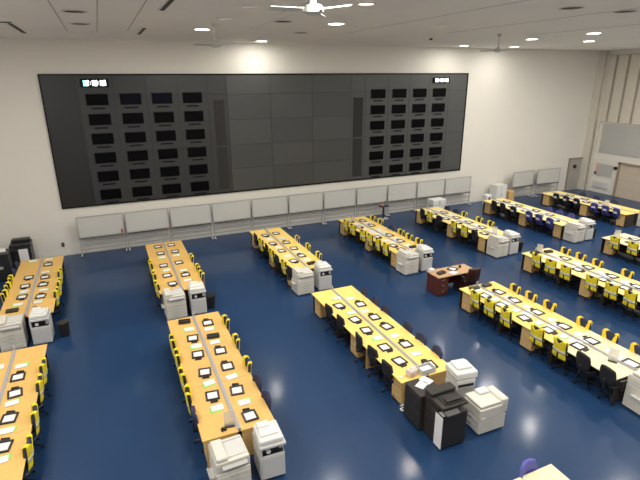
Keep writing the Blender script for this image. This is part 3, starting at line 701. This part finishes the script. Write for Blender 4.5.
# black copier
t = thing('black_photocopier', (5.90, 6.80, 0)); tag(t, 'large black photocopier with white paper strip on its front corner', 'copier')
box(-.31, .31, -.33, .33, .03, .80, bev=.012).obj('cabinet', 'cop_black', t)
for k in range(4):
    dr = box(-.328, -.31, -.30, .24, .07+k*.17, .07+k*.17+.155, bev=.005).obj('paper_drawer', 'cop_black', t)
    box(-.338, -.328, -.10, .06, .17+k*.17, .19+k*.17).obj('handle', 'tray', dr)
box(-.31, .31, -.12, .33, .80, .94, bev=.01).obj('engine', 'cop_black', t)
MB().box(-.33, .33, -.30, .34, .955, 1.03, bev=.015).obj('scanner_body', 'cop_black', t)
MB().box(-.33, .33, .10, .34, 1.03, 1.12, bev=.02).obj('document_feeder', 'cop_black', t)
MB().box(-.20, .30, -.24, .10, 1.03, 1.05, bev=.005).box(-.14, .24, -.20, .08, 1.05, 1.07, bev=.004, rot=Matrix.Rotation(-.12, 3, 'X')).obj('feeder_tray', 'tray', t)
box(-.30, .05, -.42, -.26, .90, .94, bev=.01, rot=Matrix.Rotation(.3, 3, 'X')).obj('control_panel', 'tray', t)
MB().box(-.346, -.330, -.335, -.10, .05, .82).obj('paper_strip', 'paper', t)
MB().box(-.30, -.05, -.30, -.14, .832, .836).obj('shelf_sheet', 'paper', t)
box(-.31, .31, -.33, -.12, .80, .83).obj('output_shelf', 'tray', t)
for s in (-1, 1): MB().cyl((s*.26, -.28, .018), (s*.26+.02, -.28, .018), .018, n=8).obj('caster', 'plastic_black', t)
t = thing('dark_cabinet', (5.78, 7.44, 0)); tag(t, 'dark cabinet with loose papers on top between desk and black copier', 'cabinet')
box(-.29, .29, -.30, .30, .03, .88, bev=.012).obj('body', 'cop_black', t)
for s in (0, 1): box(-.305, -.29, -.29, .29, .06+s*.41, .45+s*.41, bev=.005).obj('front_panel', 'cop_black', t)
box(-.30, .30, -.31, .31, .88, .92, bev=.01).obj('lid', 'cop_black', t)
for (x, y, rz, lb) in [(5.76, 7.50, .5, 'loose white sheet on the dark cabinet, nearer its left edge'), (5.95, 7.60, 1.9, 'small white sheet on the dark cabinet, at its far right corner')]:
    tag(box(-.14, .14, -.10, .10, 0, .006).obj('loose_sheet', 'paper', None, (x, y, .921), rz), lb, 'paper')
# white printer and the beige low copier
t = thing('white_printer', (6.92, 7.58, 0), math.radians(-8)); t.scale = (.9, .9, 1); tag(t, 'white multifunction printer behind the black copier at the desk end', 'printer')
box(-.28, .28, -.27, .27, .03, .60, bev=.012).obj('cabinet', 'cop_light', t)
box(-.27, .27, -.30, .26, .60, .84, bev=.02).obj('engine', 'cop_white', t)
box(-.24, .20, -.32, -.30, .68, .74).obj('output_slot', 'plastic_black', t)
box(-.31, .31, -.31, .28, .86, 1.04, bev=.03, seg=2).obj('scanner', 'cop_white', t)
box(-.20, .22, -.16, .24, 1.04, 1.10, bev=.025, seg=2).obj('feeder', 'cop_white', t)
t = thing('beige_photocopier', (6.96, 6.76, 0), math.radians(-1)); t.scale = (1, 1, .93); tag(t, 'low beige photocopier right of the black copier', 'copier')
w, d = .72, .56
box(-w/2, w/2, -d/2, d/2, .04, .42, bev=.012).obj('cabinet', 'cop_beige', t)
for s in (0, 1):
    dr = box(-w/2-.012, -w/2, -d/2+.03, d/2-.03, .08+s*.17, .23+s*.17, bev=.005).obj('paper_drawer', 'cop_light', t); box(-w/2-.02, -w/2-.012, -.02, .10, .16+s*.17, .18+s*.17).obj('handle', 'alu_dark', dr)
box(-w/2-.01, w/2-.03, -d/2-.01, d/2, .43, .72, bev=.015).obj('engine', 'cop_beige', t)
MB().box(-w/2+.01, w/2-.02, -d/2+.02, d/2, .73, .80, bev=.015).obj('scanner_lid', 'cop_beige', t)
MB().box(w/2-.16, w/2+.03, -d/2-.01, d/2-.05, .48, .86, bev=.025).obj('output_side', 'cop_beige', t)
MB().box(-.10, .18, .08, d/2, .80, .86, bev=.02).obj('feeder', 'cop_white', t)
box(-w/2+.02, -w/2+.14, -d/2-.018, -d/2-.01, .46, .50).obj('badge', 'paper', t)
t = thing('paper_bundle', (5.60, 7.875, 0)); tag(t, 'crumpled white cable bundle on the floor beside the dark cabinet', 'cables')
b = MB()
for k in range(9):
    a = k*.9; b.cyl((math.cos(a)*.10, math.sin(a)*.09, .02+.01*k), (math.cos(a+1.6)*.11, math.sin(a+1.6)*.10, .03+.012*k), .012, n=6)
b.obj('cable_loops', 'paper', t)
# black machines in the far left corner
t = thing('black_photocopier', (-3.78, 22.1, 0)); tag(t, 'tall black photocopier with white sheet against the back wall, far left', 'copier')
box(-.36, .36, -.35, .35, .03, .98, bev=.015).obj('cabinet', 'plastic_black', t)
box(-.38, .38, -.36, .36, 1.0, 1.12, bev=.02).obj('scanner', 'plastic_black', t)
box(-.34, .34, .0, .33, 1.12, 1.24, bev=.03).obj('feeder', 'plastic_black', t)
box(-.08, .25, -.37, -.355, .22, .92).obj('paper_sheet', 'paper', t)
box(-.36, -.08, -.42, -.35, .86, .92, bev=.01).obj('control_panel', 'tray', t)
t = thing('black_photocopier', (-4.40, 21.15, 0)); tag(t, 'lower black copier with white paper on top at the left frame edge', 'copier')
box(-.33, .33, -.35, .35, .03, 1.0, bev=.015).obj('cabinet', 'plastic_black', t)
box(-.10, .10, -.365, -.35, .50, .60).obj('badge', 'alu', t)
box(-.34, .34, -.36, .36, 1.0, 1.10, bev=.02).obj('scanner', 'plastic_black', t)
tag(box(-.22, .22, -.16, .16, 0, .06, bev=.01).obj('paper_pile', 'paper', None, (-4.40, 21.2, 1.101), .2), 'white paper pile on the lower black copier, far left', 'paper')
t = thing('white_printer', (-5.15, 20.9, 0)); tag(t, 'white printer at the far left frame edge', 'printer')
box(-.30, .30, -.3, .3, .03, .8, bev=.015).obj('cabinet', 'cop_white', t); box(-.31, .31, -.31, .31, .8, .95, bev=.02).obj('scanner', 'cop_white', t)
# waste bins next to the copiers
def make_bin():
    t = thing('waste_bin')
    b = MB()
    b.cyl((0, 0, 0), (0, 0, .44), .13, .17, 16)
    b.obj('bucket', 'bin', t); MB().cyl((0, 0, .44), (0, 0, .455), .178, .178, 16).obj('rim', 'plastic_black', t)
    return t
BIN = make_bin()
for (x, y, lb) in [(-1.95, 15.15, 'black waste bin right of leftmost back row copiers'), (2.55, 15.2, 'black waste bin right of second back row printer'),
                   (16.42, 15.1, 'black waste bin right of fifth back row printer'), (21.2, 15.15, 'black waste bin right of sixth back row printer')]:
    tag(place(BIN, (x, y, 0)), lb, 'waste bin', 'black waste bins')

# ------------------------------------------------------------------ mahogany desk with chair
t = thing('executive_desk', (10.95, 13.0, 0)); tag(t, 'mahogany desk with tan top standing alone between the rows', 'desk')
box(-.86, .86, -.37, .37, .715, .75, bev=.006).obj('desktop', 'brown_top', t)
for s in (-1, 1):
    p_ = box(s*.61-.22, s*.61+.22, -.34, .34, .02, .715, bev=.006).obj('pedestal', 'brown', t)
    for k in range(3):
        dr = box(s*.61-.21, s*.61+.21, -.352, -.34, .05+k*.22, .25+k*.22, bev=.004).obj('drawer', 'brown', t); box(s*.61-.05, s*.61+.05, -.362, -.352, .17+k*.22, .185+k*.22).obj('handle', 'alu', dr)
box(-.39, .39, .28, .30, .10, .715).obj('modesty_panel', 'brown', t)
t = thing('executive_chair', (11.38, 12.55, 0), math.radians(80)); tag(t, 'dark brown high-back chair at the mahogany desk', 'chair')
MB().sheet(lambda u, v: Vector(((u-.5)*.5, (v-.5)*.5, .46)), 4, 4, .09).obj('seat', 'leather', t)
def eb(u, v):
    a = (u-.5)*2; z = .50+.56*v; return Vector((-.27-.1*v+.05*a*a, a*.25*(1-.12*v*v), z))
MB().sheet(eb, 8, 8, .07).obj('backrest', 'leather', t, smooth=True)
for s in (-1, 1): MB().box(-.2, .16, s*.29-.03, s*.29+.03, .64, .68, bev=.01).box(-.05, 0, s*.29-.015, s*.29+.015, .42, .65).obj('armrest', 'plastic_black', t)
MB().cyl((0, 0, .09), (0, 0, .43), .03).obj('gas_column', 'plastic_black', t)
b = MB()
for k in range(5):
    an = k*2*PI/5; e = Vector((math.cos(an)*.30, math.sin(an)*.30, .06)); b.cyl((0, 0, .10), e, .028, .02, 6); b.cyl((e.x, e.y-.02, .03), (e.x, e.y+.02, .03), .03, n=8)
b.obj('star_base', 'plastic_black', t)
o = place(CASE, (10.42, 12.92, .751), PI/2+.2); tag(o, 'black case on left part of the mahogany desk', 'case')
o = place(PAPS, (10.88, 12.80, .751), .3); tag(o, 'white papers on the front edge of the mahogany desk', 'papers')
o = place(TRAY, (11.05, 13.08, .751), .5); tag(o, 'black tray on the middle of the mahogany desk', 'tray')
tag(MB().cyl((0, 0, 0), (0, 0, .09), .045).obj('desk_cup', 'tray', None, (11.42, 13.12, .751)), 'dark cup on right part of the mahogany desk', 'cup')
tag(MB().box(-.10, .10, -.08, .08, 0, .12, bev=.03, seg=2).obj('tissue_box', 'paper', None, (10.22, 13.24, .751), .2), 'white box on the far left corner of the mahogany desk', 'box')

# ------------------------------------------------------------------ desk and blue chair at the bottom edge
o = place(DM['cream'], (5.96-.02, 3.82, 0), 0); tag(o, 'cream desk at the bottom frame edge, left one of the pair', 'desk')
o.location = (5.215, 3.82, 0)
o = place(DM['cream'], (6.70, 3.82, 0), PI); tag(o, 'cream desk at the bottom frame edge beside the blue chair', 'desk')
o = place(CH['q'], (6.18, 4.56, 0), math.radians(-84)); tag(o, 'blue chair behind the cream desk at the bottom frame edge', 'chair')

# ------------------------------------------------------------------ ceiling: downlights, vents, fans
def downlight(kind):
    t = thing('ceiling_downlight')
    b = MB()
    n = 24; ro, ri = .28, .24
    for k in range(n):
        a0, a1 = 2*PI*k/n, 2*PI*(k+1)/n
        q = [[(r*math.cos(a), r*math.sin(a), z) for (r, z) in ((ro, -.001), (ro, -.02), (ri, -.02), (ri, -.001))] for a in (a0, a1)]
        A = [b.bm.verts.new(p) for p in q[0]]; B_ = [b.bm.verts.new(p) for p in q[1]]
        for i in range(4): b.bm.faces.new((A[i], A[(i+1) % 4], B_[(i+1) % 4], B_[i]))
    bmesh.ops.remove_doubles(b.bm, verts=b.bm.verts, dist=1e-5)
    b.obj('trim_ring', 'trimwhite', t)
    MB().cyl((0, 0, -.012), (0, 0, -.004), .237, n=24).obj('lens', {'on': 'lamp', 'off': 'vent', 'deep': 'lamp_warm', 'side': 'lamp_side'}[kind], t)
    return t
DL = {k: downlight(k) for k in ('on', 'off', 'deep', 'side')}
LAMPS = []
onl = [(3.37, 17.2), (6.80, 21.74), (6.76, 14.14), (17.55, 21.4), (17.4, 16.83), (17.3, 13.76), (20.97, 16.87), (20.85, 21.3)]
nmx = {3.37: 'second', 6.8: 'third', 6.76: 'third', 17.55: 'sixth', 17.4: 'sixth', 17.3: 'sixth', 20.97: 'seventh', 20.85: 'seventh'}
lbls = ['lit downlight near the ceiling fan above the second back row', 'lit downlight close to the back wall above third back row', 'lit downlight above the third front row, big and centred', 'small lit downlight close to the back wall over the right screen block',
        'lit downlight left of the pair near the right corner', 'brightest lit downlight near the right wall, nearer of the pair', 'lit downlight near the right wall, farther of the pair', 'small lit downlight by the far fan at the back wall']
for (x, y), lb in zip(onl, lbls):
    tag(place(DL['on'], (x, y, CZ)), lb, 'downlight', 'ceiling downlights'); LAMPS.append((x, y, 1.0))
for (x, y, k, lb) in [(3.36, 14.06, 'side', 'thin slit of a lit recessed downlight above the fan on the left'), (3.36, 11.58, 'side', 'small faint downlight at the top edge left of the big fan'),
                      (10.38, 13.92, 'side', 'faint ring downlight above the fourth row, centre right'), (5.6, 10.2, 'deep', 'warm yellow downlight at the top edge right of the big fan')]:
    tag(place(DL[k], (x, y, CZ), scale=(.72, .72, 1)), lb, 'downlight', 'ceiling downlights')
for (x, y, lb) in [(-.28, 13.81, 'unlit dark downlight at upper left, nearer of two'), (-.23, 16.75, 'unlit dark downlight at upper left, farther of two'), (6.88, 17.3, 'unlit dark downlight between the big fan and the back wall'),
                   (5.06, 14.07, 'unlit dark downlight left below the big fan'), (10.43, 9.01, 'unlit dark downlight at upper right, left one'), (12.26, 8.98, 'unlit dark downlight at upper right corner')]:
    tag(place(DL['off'], (x, y, CZ), scale=(1, 1, 1)), lb, 'downlight', 'ceiling downlights')
for (x, y0, y1, lb) in [(-2.08, 17.4, 20.7, 'dark slot vent at the upper left of the ceiling'), (1.60, 17.5, 19.9, 'short dark slot vent left of the small fan'), (1.61, 10.6, 12.9, 'dark slot vent at the top edge, left of centre')]:
    o = box(-.055, .055, y0, y1, CZ-.015, CZ-.001).obj('slot_vent', 'vent', None, (x, 0, 0)); tag(o, lb, 'vent', 'ceiling slot vents')
    box(-.085, -.055, y0, y1, CZ-.02, CZ-.001).obj('edge_trim', 'trimwhite', o)
tag(box(-2.4, -2.0, 16.95, 17.1, CZ-.02, CZ-.001).obj('slot_vent', 'vent'), 'small dark vent slit at the far upper left', 'vent', 'ceiling slot vents')
tag(MB().cyl((13.0, 18.0, CZ-.06), (13.0, 18.0, CZ-.001), .06).obj('smoke_detector', 'vent'), 'small dark smoke detector on the ceiling right of centre', 'smoke detector')
def make_fan():
    t = thing('ceiling_fan')
    MB().cyl((0, 0, -.08), (0, 0, -.001), .05, .09).obj('canopy', 'fan', t)
    MB().cyl((0, 0, -.50), (0, 0, -.06), .018).obj('down_rod', 'fan', t)
    MB().cyl((0, 0, -.52), (0, 0, -.46), .06, .05).cyl((0, 0, -.62), (0, 0, -.52), .16, .13, 20).cyl((0, 0, -.65), (0, 0, -.62), .08, .15, 20).obj('motor', 'fan', t)
    for k in range(3):
        R = Matrix.Rotation(k*2*PI/3, 3, 'Z')
        b = MB().sheet(lambda u, v: R @ Vector((.16+u*.50, (v-.5)*(.11+.05*u), -.585+.035*(v-.5))), 6, 3, .012)
        bl = b.obj('blade', 'fan', t)
        m2 = MB(); a, c = R @ Vector((.10, 0, -.58)), R @ Vector((.24, 0, -.585)); m2.cyl(a, c, .018, n=8); m2.obj('blade_arm', 'alu', bl)
    return t
FAN = make_fan()
for (x, y, rz, lb) in [(3.41, 15.54, 3.35, 'small white ceiling fan near the left lit downlight'), (3.05, 7.17, 3.08, 'large white ceiling fan at the top edge of the picture'), (14.2, 15.33, .3, 'distant white ceiling fan on a long rod, right of the video wall')]:
    tag(place(FAN, (x, y, CZ), rz), lb, 'ceiling fan', 'ceiling fans')

# ------------------------------------------------------------------ lamps
def spot(x, y, e, col=(1.0, .93, .82), ang=150, blend=.9, r=.16, z=CZ-.03):
    l = bpy.data.lights.new('downlight_beam', 'SPOT'); l.energy = e; l.color = col; l.spot_size = math.radians(ang); l.spot_blend = blend; l.shadow_soft_size = r
    o = bpy.data.objects.new('downlight_beam', l); C.objects.link(o); o.location = (x, y, z); return o
WARM, NEUT = (1.0, .90, .76), (1.0, .95, .87)
def disc(x, y, e, col=NEUT, size=.46, spread=180):
    l = bpy.data.lights.new('downlight_disc', 'AREA'); l.shape = 'DISK'; l.size = size; l.energy = e; l.color = col; l.spread = math.radians(spread)
    o = bpy.data.objects.new('downlight_disc', l); C.objects.link(o); o.location = (x, y, CZ-.026); return o
P = 115
for (x, y, k) in LAMPS: disc(x, y, P*(.27 if y > 21 else .45 if x > 17 and y < 15 else .8 if x > 17 else 1), size=.30 if y > 21 else .46)
for (x, y, k) in [(3.36, 14.06, .9), (3.36, 11.58, .5), (10.38, 13.92, 1.7), (5.6, 10.2, .3)]: spot(x, y, P*k*1.0, NEUT, 136, .6, .10)
# further downlights of the same ceiling outside the picture
for (x, y, k) in [(-3.8, 17, .5), (-3.8, 13.8, .6), (-3.8, 10.2, .8), (-3.6, 6, .9), (3.4, 6.5, 1), (10.4, 7, 1.1), (10.4, 3, 1), (3.4, 2, 1), (17.4, 9, 1.3), (17.4, 4, 1), (24.5, 13.5, 1.5), (24.5, 9, 1), (28, 14, .25), (28, 10, .8), (-3.6, 1, 1), (24.5, 4, 1)]:
    disc(x, y, P*k)

w = bpy.data.worlds.new('world'); sc.world = w; w.use_nodes = True
w.node_tree.nodes['Background'].inputs[0].default_value = (.9, .92, 1, 1); w.node_tree.nodes['Background'].inputs[1].default_value = 0.0

# ------------------------------------------------------------------ camera
cam = bpy.data.cameras.new('camera'); co = bpy.data.objects.new('camera', cam); C.objects.link(co)
F = Vector((0.38009897, 0.86777047, -0.32015494)); R = Vector((0.91520917, -0.40294034, -0.00558998)); U = Vector((0.13385416, 0.29088399, 0.9473487))
mw = Matrix(((R.x, U.x, -F.x, 0), (R.y, U.y, -F.y, 0), (R.z, U.z, -F.z, 7.47), (0, 0, 0, 1)))
co.matrix_world = mw
cam.sensor_fit = 'HORIZONTAL'; cam.sensor_width = 36.0; cam.lens = 480.4/640*36
cam.clip_start = .05; cam.clip_end = 200
sc.camera = co
for k, d in list(DM.items())+list(DMw.items())+list(CH.items())+list(VEST.items())+list(DL.items()):
    if d.name not in used:
        for ch in list(d.children_recursive): bpy.data.objects.remove(ch)
        bpy.data.objects.remove(d)
vs = sc.view_settings
vs.view_transform = 'Standard'; vs.look = 'None'; vs.exposure = 0.93; vs.gamma = 1.0; vs.use_curve_mapping = False
